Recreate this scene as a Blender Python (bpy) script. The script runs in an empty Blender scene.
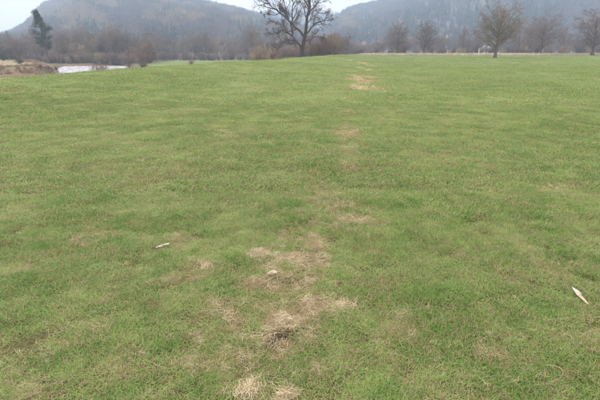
import bpy, math, random
import numpy as np
from mathutils import Vector, Matrix

random.seed(7)
RNG = np.random.default_rng(11)
sc = bpy.context.scene
COL = sc.collection

# ------------------------------------------------------------------ camera
CAM_H = 1.6
FPX = 450.0                      # focal length in photo pixels (600 wide)
TH = math.atan(150.0 / FPX)      # camera pitched down, horizon on row 50
cam_d = bpy.data.cameras.new('camera')
cam = bpy.data.objects.new('camera', cam_d)
COL.objects.link(cam)
cam.location = (0, 0, CAM_H)
cam.rotation_euler = (math.pi / 2 - TH, 0, 0)
cam_d.sensor_width = 36
cam_d.lens = 36 * FPX / 600
cam_d.clip_start = 0.05
cam_d.clip_end = 20000
sc.camera = cam

# ------------------------------------------------------------------ sky, sun, exposure
SUN_EL, SUN_AZ = math.radians(48), math.radians(-40)   # azimuth from +Y (forward), negative = left
world = bpy.data.worlds.new('World')
sc.world = world
world.use_nodes = True
wn, wl = world.node_tree.nodes, world.node_tree.links
wn.clear()
w_out = wn.new('ShaderNodeOutputWorld')
w_bg = wn.new('ShaderNodeBackground')
w_sky = wn.new('ShaderNodeTexSky')
w_sky.sky_type = 'NISHITA'
w_sky.sun_disc = False
w_sky.sun_elevation = SUN_EL
w_sky.sun_rotation = SUN_AZ
w_sky.air_density = 1.0
w_sky.dust_density = 2.0
w_tc = wn.new('ShaderNodeTexCoord')
w_map = wn.new('ShaderNodeMapping')
w_map.inputs['Scale'].default_value = (1.0, 1.0, 3.0)
w_noise = wn.new('ShaderNodeTexNoise')
w_noise.inputs['Scale'].default_value = 2.2
w_noise.inputs['Detail'].default_value = 6
w_ramp = wn.new('ShaderNodeMapRange')
w_ramp.inputs['From Min'].default_value = 0.3
w_ramp.inputs['From Max'].default_value = 0.75
w_ramp.inputs['To Min'].default_value = 0.62
w_ramp.inputs['To Max'].default_value = 0.95
w_mix = wn.new('ShaderNodeMix')
w_mix.data_type = 'RGBA'
w_mix.inputs[7].default_value = (15.6, 12.9, 12.2, 1)      # thin bright cloud sheet
wl.new(w_tc.outputs['Generated'], w_map.inputs['Vector'])
wl.new(w_map.outputs['Vector'], w_noise.inputs['Vector'])
wl.new(w_noise.outputs['Fac'], w_ramp.inputs['Value'])
wl.new(w_ramp.outputs['Result'], w_mix.inputs[0])
wl.new(w_sky.outputs['Color'], w_mix.inputs[6])
wl.new(w_mix.outputs[2], w_bg.inputs['Color'])
w_bg.inputs['Strength'].default_value = 0.10
wl.new(w_bg.outputs['Background'], w_out.inputs['Surface'])

sun_d = bpy.data.lights.new('sun', 'SUN')
sun_d.energy = 1.5
sun_d.angle = math.radians(10)
sun_d.color = (1.0, 0.96, 0.9)
sun = bpy.data.objects.new('sun', sun_d)
COL.objects.link(sun)
sdir = Vector((math.sin(SUN_AZ) * math.cos(SUN_EL), math.cos(SUN_AZ) * math.cos(SUN_EL), math.sin(SUN_EL)))
sun.rotation_euler = sdir.to_track_quat('Z', 'Y').to_euler()
sun.location = (0, 0, 400)

sc.view_settings.view_transform = 'Standard'
sc.view_settings.look = 'None'
sc.view_settings.gamma = 1.0
sc.view_settings.exposure = 1.28
sc.cycles.max_bounces = 4
sc.cycles.diffuse_bounces = 2
sc.cycles.volume_bounces = 0
sc.cycles.use_adaptive_sampling = True
sc.cycles.adaptive_threshold = 0.03
sc.cycles.transparent_max_bounces = 4

# ------------------------------------------------------------------ pixel helpers
CT, ST = math.cos(TH), math.sin(TH)


def ray(px, py):
    """direction through photo pixel (px, py), scaled so that its Y is 1"""
    u, v = px - 300.0, 200.0 - py
    dy = FPX * CT + v * ST
    return u / dy, (v * CT - FPX * ST) / dy


def on_plane(px, py, z=0.0):
    rx, rz = ray(px, py)
    y = (z - CAM_H) / rz
    return rx * y, y


def at_dist(px, py, y):
    rx, rz = ray(px, py)
    return np.array((rx * y, y, CAM_H + rz * y))


# ------------------------------------------------------------------ numpy noise
def _hash(ix, iy, seed):
    h = (ix.astype(np.int64) * 374761393 + iy.astype(np.int64) * 668265263 + seed * 1442695041) & 0xFFFFFFFF
    h = ((h ^ (h >> 13)) * 1274126177) & 0xFFFFFFFF
    return ((h ^ (h >> 16)) & 0xFFFF) / 65535.0


def vnoise(x, y, seed=0):
    ix, iy = np.floor(x), np.floor(y)
    fx, fy = x - ix, y - iy
    fx, fy = fx * fx * (3 - 2 * fx), fy * fy * (3 - 2 * fy)
    a, b = _hash(ix, iy, seed), _hash(ix + 1, iy, seed)
    c, d = _hash(ix, iy + 1, seed), _hash(ix + 1, iy + 1, seed)
    return (a * (1 - fx) + b * fx) * (1 - fy) + (c * (1 - fx) + d * fx) * fy


def fbm(x, y, seed=0, octs=4):
    x, y = np.asarray(x, float), np.asarray(y, float)
    s, a, t = 0.0, 0.5, 0.0
    for k in range(octs):
        s = s + a * vnoise(x, y, seed + k * 17)
        t += a
        x, y, a = x * 2.03 + 11.3, y * 2.03 + 5.7, a * 0.5
    return s / t


def sstep(a, b, x):
    t = np.clip((x - a) / (b - a), 0, 1)
    return t * t * (3 - 2 * t)


def poly_sd(x, y, P):
    """signed distance to polygon, negative inside"""
    x, y = np.asarray(x, float), np.asarray(y, float)
    d = np.full(x.shape, 1e18)
    ins = np.zeros(x.shape, bool)
    n = len(P)
    for i in range(n):
        x0, y0 = P[i]
        x1, y1 = P[(i + 1) % n]
        ex, ey = x1 - x0, y1 - y0
        t = np.clip(((x - x0) * ex + (y - y0) * ey) / (ex * ex + ey * ey), 0, 1)
        d = np.minimum(d, (x - x0 - t * ex) ** 2 + (y - y0 - t * ey) ** 2)
        c = ((y0 > y) != (y1 > y))
        if ey != 0:
            ins ^= c & (x < ex * (y - y0) / ey + x0)
    d = np.sqrt(d)
    return np.where(ins, -d, d)


# ------------------------------------------------------------------ terrain
WATER_Z = -3.2
_w = [on_plane(*p, WATER_Z) for p in ((44, 77), (48, 75), (60, 71.6), (57, 68.5), (66, 66), (121, 65.6), (131, 68), (127, 71), (112, 75))]
RIVER = [(-78, 8), (-64, 40), (-56, 70)] + [tuple(map(float, p)) for p in _w] + [(-33, 70), (-40, 40), (-56, 8)]
FARBANK = [(-900, 60), (-66, 74), (-55, 86), (-51, 94), (-57, 106), (-70, 124), (-84, 152), (-900, 160)]


def edge_x(y):
    return -11.3 + 0.232 * (y - 17.6)


def H(x, y):
    x, y = np.asarray(x, float), np.asarray(y, float)
    d = (edge_x(y) - x) * 0.97
    d = d + 1.6 * (fbm(x / 14, y / 14, 3, 2) - 0.5) * sstep(15, 50, y)
    z = 0.0 * x
    z = z + 0.10 * (fbm(x / 5.0, y / 5.0, 21, 2) - 0.5) * sstep(0.5, 4, np.hypot(x, y))
    z = z + 0.20 * (fbm(x / 25.0, y / 25.0, 22, 2) - 0.5) * sstep(6, 40, np.hypot(x, y)) * (1 - sstep(110, 150, y))
    near = 1 - sstep(25, 60, np.hypot(x, y))
    z = z + near * (0.045 * (fbm(x / 0.55, y / 0.55, 5, 3) - 0.5) + 0.02 * (fbm(x / 0.16, y / 0.16, 6, 2) - 0.5))
    crest = 0.60 * np.where(d < 0, np.exp(-(d / 5.5) ** 2), 1.0) * (1 - sstep(120, 150, y))
    drop = (2.6 + crest) * sstep(-0.5, 11.5, d)
    z = z + crest - drop
    # river channel and the far bank
    sd = poly_sd(x, y, RIVER) + 1.2 * (fbm(x / 4, y / 4, 31, 3) - 0.5)
    rv = 1 - sstep(-1.5, 2.5, sd)
    z = z * (1 - rv) + rv * (WATER_Z - 0.5)
    sb = poly_sd(x, y, FARBANK) + 3.0 * (fbm(x / 5, y / 5, 33, 3) - 0.5)
    bk = 1 - sstep(-1.2, 1.4, sb)
    top = -1.5 + 0.3 * (fbm(x / 9, y / 9, 35, 3) - 0.5)
    z = z * (1 - bk) + bk * top
    # beyond the woodland the valley floor is even
    return z


# dead grass: (px, py, radius px, strength) in the photograph, turned into plan ellipses
DEAD_PX = [(262, 252, 16, .9), (298, 262, 36, .85), (283, 287, 36, .95), (272, 275, 14, .9), (298, 325, 36, .95), (285, 303, 42, 1.05), (272, 340, 32, .9),
           (250, 392, 20, 1.0), (285, 397, 14, .8), (342, 309, 12, 1.0), (350, 219, 19, 1.2), (322, 200, 26, .85),
           (335, 192, 14, .6), (347, 150, 10, 1.2), (346, 130, 9, 1.3), (349, 113, 6, 1.1), (361, 81, 9, 1.1), (364, 75, 6, 1.0),
           (357, 87, 6, .8), (358, 63, 4, .9), (360, 68, 4, .8), (208, 270, 12, .8), (140, 290, 28, .55), (165, 280, 14, .6),
           (20, 385, 30, .75), (60, 375, 16, .5), (210, 345, 18, .5), (325, 365, 20, .6), (540, 262, 18, .5), (180, 238, 16, .5),
           (8, 280, 14, .6), (200, 320, 16, .45), (480, 350, 12, .4), (570, 335, 14, .3), (110, 330, 26, .35), (345, 170, 9, .9),
           (240, 350, 24, .75), (270, 370, 26, .75), (215, 145, 14, .35), (300, 300, 24, .6), (550, 385, 18, .45), (315, 245, 20, .6),
           (100, 300, 16, .4), (440, 190, 14, .25), (560, 190, 16, .3), (230, 310, 24, .7), (180, 350, 30, .5), (320, 290, 22, .7), (310, 225, 22, .5), (345, 95, 7, .6), (352, 103, 5, .6), (410, 330, 26, .4), (470, 250, 30, .35), (80, 240, 30, .4)]
DEAD = []
for px, py, r, s in DEAD_PX:
    cx, cy = on_plane(px, py)
    x1, _ = on_plane(px + r, py)
    _, y0 = on_plane(px, py + r * 0.75)
    _, y1 = on_plane(px, py - min(r * 0.75, py - 55))
    DEAD.append((cx, cy, x1 - cx, max(0.5 * (y1 - y0), 0.1), s))
MUD_PX = [(286, 342, 15, 1.1), (268, 344, 9, .9), (262, 264, 6, .9), (284, 286, 6, .9), (300, 304, 6, .9), (300, 350, 8, .8), (55, 378, 5, .7), (265, 262, 5, 1), (276, 300, 5, .8), (304, 283, 4, .8), (260, 345, 6, .8), (238, 268, 4, .6)]
MUD = []
for px, py, r, s in MUD_PX:
    cx, cy = on_plane(px, py)
    x1, _ = on_plane(px + r, py)
    MUD.append((cx, cy, (x1 - cx), (x1 - cx) * 1.3, s))


def blobs(L, x, y):
    v = np.zeros_like(x)
    for cx, cy, rx, ry, s in L:
        q = ((x - cx) / rx) ** 2 + ((y - cy) / ry) ** 2
        v = np.maximum(v, s * np.exp(-q * 0.8))
    return v


def dead_at(x, y):
    x, y = np.asarray(x, float), np.asarray(y, float)
    b = blobs(DEAD, x, y)
    n = fbm(x / 0.085, y / 0.085, 41, 4)
    n2 = fbm(x / 0.7, y / 0.7, 43, 3)
    far = sstep(9, 30, y)
    n = n * (1 - far) + far * fbm(x / 0.9, y / 2.2, 45, 4)
    v = sstep(.32, .72, b * .60 + (n - .5) * 2.4 + .08)
    v = v * np.clip(b * 1.9, 0, 1)
    v = v + .36 * sstep(.48, .75, n2) * sstep(.42, .62, n) * (1 - .75 * far)
    return np.clip(v, 0, 1)


def mud_at(x, y):
    x, y = np.asarray(x, float), np.asarray(y, float)
    return np.clip(blobs(MUD, x, y) * (0.3 + 1.4 * fbm(x / 0.07, y / 0.07, 47, 3)), 0, 1)


def lush_at(x, y):
    """-1 dull olive turf .. +1 fresh green tufts"""
    x, y = np.asarray(x, float), np.asarray(y, float)
    a = fbm(x / 0.45, y / 0.45, 51, 3) - 0.5
    b = fbm(x / 2.2, y / 2.8, 53, 3) - 0.5
    c = fbm(x / 11, y / 16, 55, 3) - 0.5
    e = fbm(x / .17, y / .20, 57, 2) - 0.5
    return np.clip(2.4 * e + 1.6 * a + 1.0 * b + 0.8 * c, -1, 1)


# ------------------------------------------------------------------ material helpers
def new_mat(name, rough=0.8, spec=0.2):
    m = bpy.data.materials.new(name)
    m.use_nodes = True
    nt = m.node_tree
    b = nt.nodes['Principled BSDF']
    b.inputs['Roughness'].default_value = rough
    b.inputs['Specular IOR Level'].default_value = spec
    return m, nt, b


def N(nt, typ, **kw):
    n = nt.nodes.new(typ)
    for k, v in kw.items():
        setattr(n, k, v)
    return n


def mixc(nt, fac, a, b, blend='MIX'):
    n = nt.nodes.new('ShaderNodeMix')
    n.data_type = 'RGBA'
    n.blend_type = blend
    for sock, v in ((n.inputs[0], fac), (n.inputs[6], a), (n.inputs[7], b)):
        if hasattr(v, 'links'):
            nt.links.new(v, sock)
        elif isinstance(v, (int, float)):
            sock.default_value = v
        else:
            sock.default_value = (*v, 1)
    return n.outputs[2]


def rng(nt, v, a, b, c=0.0, d=1.0):
    n = nt.nodes.new('ShaderNodeMapRange')
    nt.links.new(v, n.inputs[0])
    for i, q in enumerate((a, b, c, d)):
        n.inputs[1 + i].default_value = q
    return n.outputs[0]


def mathn(nt, op, a, b=0.0):
    n = nt.nodes.new('ShaderNodeMath')
    n.operation = op
    for s, v in zip(n.inputs, (a, b)):
        if hasattr(v, 'links'):
            nt.links.new(v, s)
        else:
            s.default_value = v
    return n.outputs[0]


def noise(nt, scale, detail=4, coord=None, rough=0.55):
    n = nt.nodes.new('ShaderNodeTexNoise')
    n.inputs['Scale'].default_value = scale
    n.inputs['Detail'].default_value = detail
    n.inputs['Roughness'].default_value = rough
    if coord is not None:
        nt.links.new(coord, n.inputs['Vector'])
    return n.outputs['Fac']


def wpos(nt):
    return nt.nodes.new('ShaderNodeNewGeometry').outputs['Position']


def bump(nt, b, h, strength, dist):
    n = nt.nodes.new('ShaderNodeBump')
    n.inputs['Strength'].default_value = strength
    n.inputs['Distance'].default_value = dist
    nt.links.new(h, n.inputs['Height'])
    nt.links.new(n.outputs['Normal'], b.inputs['Normal'])


def attr(nt, name, typ='GEOMETRY', out='Fac'):
    n = nt.nodes.new('ShaderNodeAttribute')
    n.attribute_name = name
    n.attribute_type = typ
    return n.outputs[out]


def translucent(m, nt, b, fac):
    """leaf: part of the light passes through"""
    tr = nt.nodes.new('ShaderNodeBsdfTranslucent')
    mx = nt.nodes.new('ShaderNodeMixShader')
    mx.inputs[0].default_value = fac
    src = b.inputs['Base Color'].links[0].from_socket
    nt.links.new(src, tr.inputs['Color'])
    nt.links.new(b.outputs[0], mx.inputs[1])
    nt.links.new(tr.outputs[0], mx.inputs[2])
    nt.links.new(mx.outputs[0], nt.nodes['Material Output'].inputs['Surface'])


# ground: vertex colour gives the real colour zones, noise gives grain
M_GROUND, nt, b = new_mat('ground_turf', 0.95, 0.1)
P = wpos(nt)
base = attr(nt, 'zone', out='Color')
n1, n2, n3 = noise(nt, 55, 4, P), noise(nt, 9, 4, P), noise(nt, 0.6, 4, P)
c = mixc(nt, rng(nt, n1, 0.3, 0.7), (0.55, 0.5, 0.42), (1.35, 1.35, 1.3))
c = mixc(nt, 1.0, base, c, 'MULTIPLY')
c2 = mixc(nt, rng(nt, n2, 0.3, 0.7), (0.8, 0.8, 0.75), (1.2, 1.2, 1.15))
c = mixc(nt, 1.0, c, c2, 'MULTIPLY')
c3 = mixc(nt, rng(nt, n3, 0.3, 0.7), (0.9, 0.92, 0.9), (1.1, 1.08, 1.1))
c = mixc(nt, 1.0, c, c3, 'MULTIPLY')
nt.links.new(c, b.inputs['Base Color'])
bump(nt, b, n1, 0.9, 0.02)

# grass blades
G_DULL, G_MID, G_FRESH = (0.275, 0.372, 0.116), (0.176, 0.290, 0.068), (0.100, 0.212, 0.036)
STRAW_A, STRAW_B = (0.40, 0.33, 0.19), (0.27, 0.20, 0.11)


def blade_mat(name, straw_share):
    m, nt, b = new_mat(name, 0.55, 0.25)
    lush = attr(nt, 'lush', 'INSTANCER')
    dead = attr(nt, 'dead', 'INSTANCER')
    bv = attr(nt, 'bv')
    t = attr(nt, 'bt')
    rnd = nt.nodes.new('ShaderNodeObjectInfo').outputs['Random']
    lv = mathn(nt, 'ADD', lush, rng(nt, rnd, 0, 1, -0.3, 0.3))
    lv = mathn(nt, 'ADD', lv, rng(nt, bv, 0, 1, -0.55, 0.55))
    lv = mathn(nt, 'ADD', lv, rng(nt, noise(nt, 7.0, 3, wpos(nt)), 0.25, 0.75, -0.7, 0.7))
    g = mixc(nt, rng(nt, lv, -1, 0.1), G_DULL, G_MID)
    g = mixc(nt, rng(nt, lv, 0.0, 1.1), g, G_FRESH)
    g = mixc(nt, rng(nt, t, 0.0, 0.35, 0.55, 0.0), g, (0.20, 0.18, 0.09))
    s = mixc(nt, rng(nt, bv, 0.0, 1.0), STRAW_B, STRAW_A)
    th = mathn(nt, 'ADD', dead, rng(nt, noise(nt, 4.3, 4, wpos(nt)), 0.35, 0.7, straw_share * .3, straw_share * 2.4))
    f = mathn(nt, 'LESS_THAN', mathn(nt, 'FRACT', mathn(nt, 'MULTIPLY', bv, 7.31)), th)
    c = mixc(nt, f, g, s)
    nt.links.new(c, b.inputs['Base Color'])
    translucent(m, nt, b, 0.3)
    return m


M_BLADE = blade_mat('grass_blade', 0.16)


def plain_mat(name, col_a, col_b, scale=6, rough=0.85, spec=0.15, bumpd=0.0, objrand=False, detail=5):
    m, nt, b = new_mat(name, rough, spec)
    co = nt.nodes.new('ShaderNodeTexCoord').outputs['Object']
    n = noise(nt, scale, detail, co)
    c = mixc(nt, rng(nt, n, 0.3, 0.7), col_a, col_b)
    if objrand:
        r = nt.nodes.new('ShaderNodeObjectInfo').outputs['Random']
        k = mixc(nt, r, (0.75, 0.75, 0.75), (1.3, 1.25, 1.2))
        c = mixc(nt, 1.0, c, k, 'MULTIPLY')
    nt.links.new(c, b.inputs['Base Color'])
    if bumpd:
        bump(nt, b, n, 0.8, bumpd)
    return m


M_STRAW, nt, b = new_mat('dead_grass_straw', 0.7, 0.2)
bv = attr(nt, 'bv')
c = mixc(nt, rng(nt, bv, .15, .85), (0.19, 0.155, 0.08), (0.60, 0.54, 0.345))
nt.links.new(c, b.inputs['Base Color'])
translucent(M_STRAW, nt, b, 0.2)
M_BARK = plain_mat('bark_grey_brown', (0.055, 0.045, 0.038), (0.13, 0.115, 0.095), 3, bumpd=0.03)
M_BARK_DARK = plain_mat('bark_dark', (0.030, 0.025, 0.022), (0.075, 0.062, 0.052), 3, bumpd=0.03)
M_TWIG_GREY = plain_mat('twigs_grey_brown', (0.115, 0.102, 0.088), (0.19, 0.168, 0.142), 0.5, objrand=True)
M_TWIG_TAN = plain_mat('twigs_tan', (0.19, 0.163, 0.108), (0.275, 0.237, 0.165), 0.5, objrand=True)
M_TWIG_RED = plain_mat('twigs_red_brown', (0.135, 0.102, 0.084), (0.21, 0.162, 0.132), 0.5, objrand=True)
M_TWIG_MAROON = plain_mat('twigs_dark_red_brown', (0.095, 0.066, 0.055), (0.15, 0.108, 0.09), 0.5)
M_TWIG_DARK = plain_mat('twigs_dark', (0.055, 0.045, 0.038), (0.11, 0.09, 0.073), 0.5)
M_NEEDLE = plain_mat('conifer_needles', (0.024, 0.042, 0.024), (0.06, 0.085, 0.045), 1.2, objrand=True)
M_BRACKEN = plain_mat('dead_bracken', (0.17, 0.135, 0.095), (0.26, 0.215, 0.15), 0.6, objrand=True)
M_PALE = plain_mat('bleached_tall_grass', (0.42, 0.39, 0.27), (0.55, 0.51, 0.37), 2, objrand=True)


# ------------------------------------------------------------------ mesh helpers
def mesh_obj(name, verts, faces, mat, parent=None, smooth=False, fattr=None, link=True):
    """faces: list of index tuples, or a list of (n, k) arrays"""
    me = bpy.data.meshes.new(name)
    if len(faces) and isinstance(faces[0], np.ndarray):
        V = np.asarray(verts, np.float32)
        me.vertices.add(len(V))
        me.vertices.foreach_set('co', V.ravel())
        idx = np.concatenate([f.ravel() for f in faces]).astype(np.int32)
        ln = np.concatenate([np.full(len(f), f.shape[1]) for f in faces])
        me.loops.add(len(idx))
        me.loops.foreach_set('vertex_index', idx)
        me.polygons.add(len(ln))
        me.polygons.foreach_set('loop_start', np.concatenate(([0], np.cumsum(ln)[:-1])).astype(np.int32))
        me.update(calc_edges=True)
    else:
        me.from_pydata([tuple(map(float, v)) for v in verts], [], [tuple(map(int, f)) for f in faces])
    if fattr:
        for k, v in fattr.items():
            a = me.attributes.new(k, 'FLOAT', 'POINT')
            a.data.foreach_set('value', np.asarray(v, np.float32))
    if smooth:
        me.polygons.foreach_set('use_smooth', np.ones(len(me.polygons), bool))
    me.materials.append(mat)
    o = bpy.data.objects.new(name, me)
    if link:
        COL.objects.link(o)
    if parent is not None:
        o.parent = parent
    return o


def tag(o, label=None, cat=None, group=None, kind=None):
    if label:
        o['label'] = label
    if cat:
        o['category'] = cat
    if group:
        o['group'] = group
    if kind:
        o['kind'] = kind
    return o


def empty(name, loc):
    o = bpy.data.objects.new(name, None)
    o.empty_display_size = 0.3
    o.location = [float(v) for v in loc]
    COL.objects.link(o)
    return o


def grid_mesh(name, X, Y, Z, mat, colour=None):
    """X, Y, Z are (rows, cols) arrays"""
    r, c = X.shape
    V = np.stack((X, Y, Z), -1).reshape(-1, 3).astype(np.float32)
    i = np.arange(r * c).reshape(r, c)
    Fq = np.stack((i[:-1, :-1], i[:-1, 1:], i[1:, 1:], i[1:, :-1]), -1).reshape(-1, 4)
    me = bpy.data.meshes.new(name)
    me.vertices.add(len(V))
    me.vertices.foreach_set('co', V.ravel())
    me.loops.add(Fq.size)
    me.loops.foreach_set('vertex_index', Fq.ravel().astype(np.int32))
    me.polygons.add(len(Fq))
    me.polygons.foreach_set('loop_start', np.arange(0, Fq.size, 4, dtype=np.int32))
    me.polygons.foreach_set('use_smooth', np.ones(len(Fq), bool))
    me.update(calc_edges=True)
    if colour is not None:
        a = me.attributes.new('zone', 'FLOAT_COLOR', 'POINT')
        ca = np.ones((len(V), 4), np.float32)
        ca[:, :3] = colour.reshape(-1, 3)
        a.data.foreach_set('color', ca.ravel())
    me.materials.append(mat)
    o = bpy.data.objects.new(name, me)
    COL.objects.link(o)
    return o


def scatter(name, pts, rots, scales, var, variants, attrs=None):
    """one stuff object: geometry nodes put a copy of variants[var] on each point"""
    pts = np.asarray(pts, np.float32)
    me = bpy.data.meshes.new(name)
    me.vertices.add(len(pts))
    me.vertices.foreach_set('co', pts.ravel())
    for k, v in (('rot', rots), ('scl', scales)):
        a = me.attributes.new(k, 'FLOAT_VECTOR', 'POINT')
        a.data.foreach_set('vector', np.asarray(v, np.float32).ravel())
    a = me.attributes.new('vari', 'INT', 'POINT')
    a.data.foreach_set('value', np.asarray(var, np.int32))
    for k, v in (attrs or {}).items():
        a = me.attributes.new(k, 'FLOAT', 'POINT')
        a.data.foreach_set('value', np.asarray(v, np.float32))
    o = bpy.data.objects.new(name, me)
    COL.objects.link(o)
    vc = bpy.data.collections.new(name + '_variants')
    for i, v in enumerate(variants):
        if v.name.startswith('v'):
            v.name = '%s_source_%02d' % (name, i)
        vc.objects.link(v)
    g = bpy.data.node_groups.new(name, 'GeometryNodeTree')
    g.interface.new_socket('Geometry', in_out='INPUT', socket_type='NodeSocketGeometry')
    g.interface.new_socket('Geometry', in_out='OUTPUT', socket_type='NodeSocketGeometry')
    gi, go = g.nodes.new('NodeGroupInput'), g.nodes.new('NodeGroupOutput')
    ci = g.nodes.new('GeometryNodeCollectionInfo')
    ci.inputs['Collection'].default_value = vc
    ci.inputs['Separate Children'].default_value = True
    ci.inputs['Reset Children'].default_value = True
    ip = g.nodes.new('GeometryNodeInstanceOnPoints')
    ip.inputs['Pick Instance'].default_value = True
    def na(nm, t):
        n = g.nodes.new('GeometryNodeInputNamedAttribute')
        n.data_type = t
        n.inputs['Name'].default_value = nm
        return n.outputs[0]
    L = g.links.new
    L(gi.outputs[0], ip.inputs['Points'])
    L(ci.outputs[0], ip.inputs['Instance'])
    L(na('vari', 'INT'), ip.inputs['Instance Index'])
    L(na('rot', 'FLOAT_VECTOR'), ip.inputs['Rotation'])
    L(na('scl', 'FLOAT_VECTOR'), ip.inputs['Scale'])
    L(ip.outputs[0], go.inputs[0])
    md = o.modifiers.new('scatter', 'NODES')
    md.node_group = g
    return o


# ------------------------------------------------------------------ ground sheet
def axis(lo, hi, a, b, step, grow):
    mid = list(np.arange(a, b + 1e-6, step))
    s, v, up = step, b, []
    while v < hi:
        s = min(s * grow, 90)
        v += s
        up.append(v)
    s, v, dn = step, a, []
    while v > lo:
        s = min(s * grow, 90)
        v -= s
        dn.append(v)
    return np.array(dn[::-1] + mid + up)


gx = axis(-2500, 2500, -4.5, 4.5, 0.12, 1.03)
gy = axis(-120, 2500, 0.6, 7.5, 0.12, 1.03)
GX, GY = np.meshgrid(gx, gy)
GZ = H(GX, GY)


def mix3(A, c, w):
    return A * (1 - w[..., None]) + np.asarray(c) * w[..., None]


lush = lush_at(GX, GY)
ZC = np.zeros(GX.shape + (3,))
ZC[:] = (0.105, 0.155, 0.045)
ZC = mix3(ZC, (0.145, 0.185, 0.068), np.clip(-lush, 0, 1))
ZC = mix3(ZC, (0.080, 0.125, 0.030), np.clip(lush, 0, 1))
nearw = 1 - sstep(4.5, 11, np.hypot(GX, GY))
ZC = mix3(ZC, (0.068, 0.064, 0.032), nearw * 0.85)                 # thatch and soil under the blades
ZC = mix3(ZC, (0.15, 0.12, 0.07), np.clip(dead_at(GX, GY) * 1.0, 0, 1) * nearw)
ZC = mix3(ZC, (0.27, 0.23, 0.135), np.clip(dead_at(GX, GY), 0, 1) * (1 - nearw))
ZC = mix3(ZC, (0.032, 0.026, 0.022), np.clip(mud_at(GX, GY) * 1.6, 0, 1))
sb = poly_sd(GX, GY, FARBANK) + 3.0 * (fbm(GX / 5, GY / 5, 33, 3) - 0.5)
ZC = mix3(ZC, (0.21, 0.20, 0.10), 1 - sstep(-3, 0, sb))            # bleached grass on the far bank
face = sstep(-1.6, -0.2, sb) * (1 - sstep(1.5, 3.5, sb))
ZC = mix3(ZC, (0.15, 0.118, 0.085), face * sstep(55, 70, GY))        # eroded earth face
sdv = poly_sd(GX, GY, RIVER)
ZC = mix3(ZC, (0.13, 0.095, 0.07), 1 - sstep(1.0, 4.0, sdv))        # gravel by the water
litter = sstep(164, 174, GY + 8 * (fbm(GX / 20, GY / 20, 71, 3) - 0.5)) * sstep(edge_x(GY) * 0 - 15, 15, GX)
ZC = mix3(ZC, (0.10, 0.085, 0.060), litter)
litter2 = sstep(206, 216, GY + 14 * (fbm(GX / 20, GY / 20, 73, 3) - 0.5))
ZC = mix3(ZC, (0.10, 0.085, 0.060), litter2)
litter3 = sstep(150, 158, GY + 8 * (fbm(GX / 20, GY / 20, 75, 3) - 0.5)) * (1 - sstep(-52, -46, GX + 0.1 * (GY - 150)))
ZC = mix3(ZC, (0.085, 0.07, 0.05), litter3)
ground = tag(grid_mesh('ground', GX, GY, GZ, M_GROUND, ZC), kind='structure')

# ------------------------------------------------------------------ river
M_WATER, nt, b = new_mat('river_water', 0.22, 0.5)
P = wpos(nt)
mp = nt.nodes.new('ShaderNodeMapping')
mp.inputs['Scale'].default_value = (1.0, 0.45, 1.0)
nt.links.new(P, mp.inputs['Vector'])
nz = noise(nt, 1.6, 6, mp.outputs[0], 0.65)
nf = noise(nt, 0.9, 6, mp.outputs[0], 0.75)
nt.links.new(mixc(nt, rng(nt, nf, 0.42, 0.60), (0.15, 0.16, 0.17), (0.62, 0.64, 0.67)), b.inputs['Base Color'])
b.inputs['IOR'].default_value = 1.33
bump(nt, b, nz, 1.0, 0.6)
rp = np.array([(p[0], p[1]) for p in RIVER])
cxy = rp.mean(0)
rp = cxy + (rp - cxy) * 1.0
Pw = []
for i in range(len(rp)):
    a, bb = rp[i - 1], rp[i]
    nrm = np.array((a[1] - bb[1], bb[0] - a[0]))
    Pw.append(rp[i])
wx = np.linspace(-100, -20, 60)
wy = np.linspace(5, 165, 110)
WX, WY = np.meshgrid(wx, wy)
keep = poly_sd(WX, WY, RIVER) < 4.5
vi = -np.ones(WX.shape, int)
vs, fs = [], []
for i in range(len(wy) - 1):
    for j in range(len(wx) - 1):
        if keep[i, j] and keep[i + 1, j] and keep[i, j + 1] and keep[i + 1, j + 1]:
            q = []
            for (a, c_) in ((i, j), (i, j + 1), (i + 1, j + 1), (i + 1, j)):
                if vi[a, c_] < 0:
                    vi[a, c_] = len(vs)
                    vs.append((WX[a, c_], WY[a, c_], WATER_Z))
                q.append(vi[a, c_])
            fs.append(q)
tag(mesh_obj('river_water', vs, fs, M_WATER), kind='structure')

# ------------------------------------------------------------------ hills
M_HILL, nt, b = new_mat('hillside_ground', 0.95, 0.05)
base = attr(nt, 'zone', out='Color')
n = noise(nt, 0.05, 6, wpos(nt))
c = mixc(nt, 1.0, base, mixc(nt, rng(nt, n, 0.3, 0.7), (0.8, 0.8, 0.8), (1.2, 1.2, 1.2)), 'MULTIPLY')
nt.links.new(c, b.inputs['Base Color'])


def hill_fn(prof, y0, yR, seed, rough=1.0, pw=0.9):
    xp = np.array([p[0] for p in prof], float)
    yp = np.array([p[1] for p in prof], float)
    def f(px, t):
        px, t = np.asarray(px, float), np.asarray(t, float)
        py = np.interp(px, xp, yp)
        yr = yR + 0.18 * yR * (fbm(px / 160, px * 0, seed, 2) - 0.5)
        Y = y0 + t * (yr - y0)
        u, v = px - 300.0, 200.0 - py
        dy = FPX * CT + v * ST
        zr = CAM_H + (v * CT - FPX * ST) / dy * yr
        X = (px - 300.0) / (FPX * CT + 150 * ST) * Y
        tt = np.clip(t, 0, 1)
        s = np.where(t <= 1, np.sin(tt * math.pi / 2) ** (1.0 / pw) * 0.35 + 0.65 * tt ** 1.15, 1 - (t - 1) * 0.9)
        g = (fbm(px / 45, t * 4, seed + 5, 4) - 0.5) * 0.26 * rough * np.sin(np.clip(t, 0, 1) * math.pi)
        Z = -3 + (zr + 3) * np.clip(s + g, -0.05, 2)
        return X, Y, Z
    return f


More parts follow.
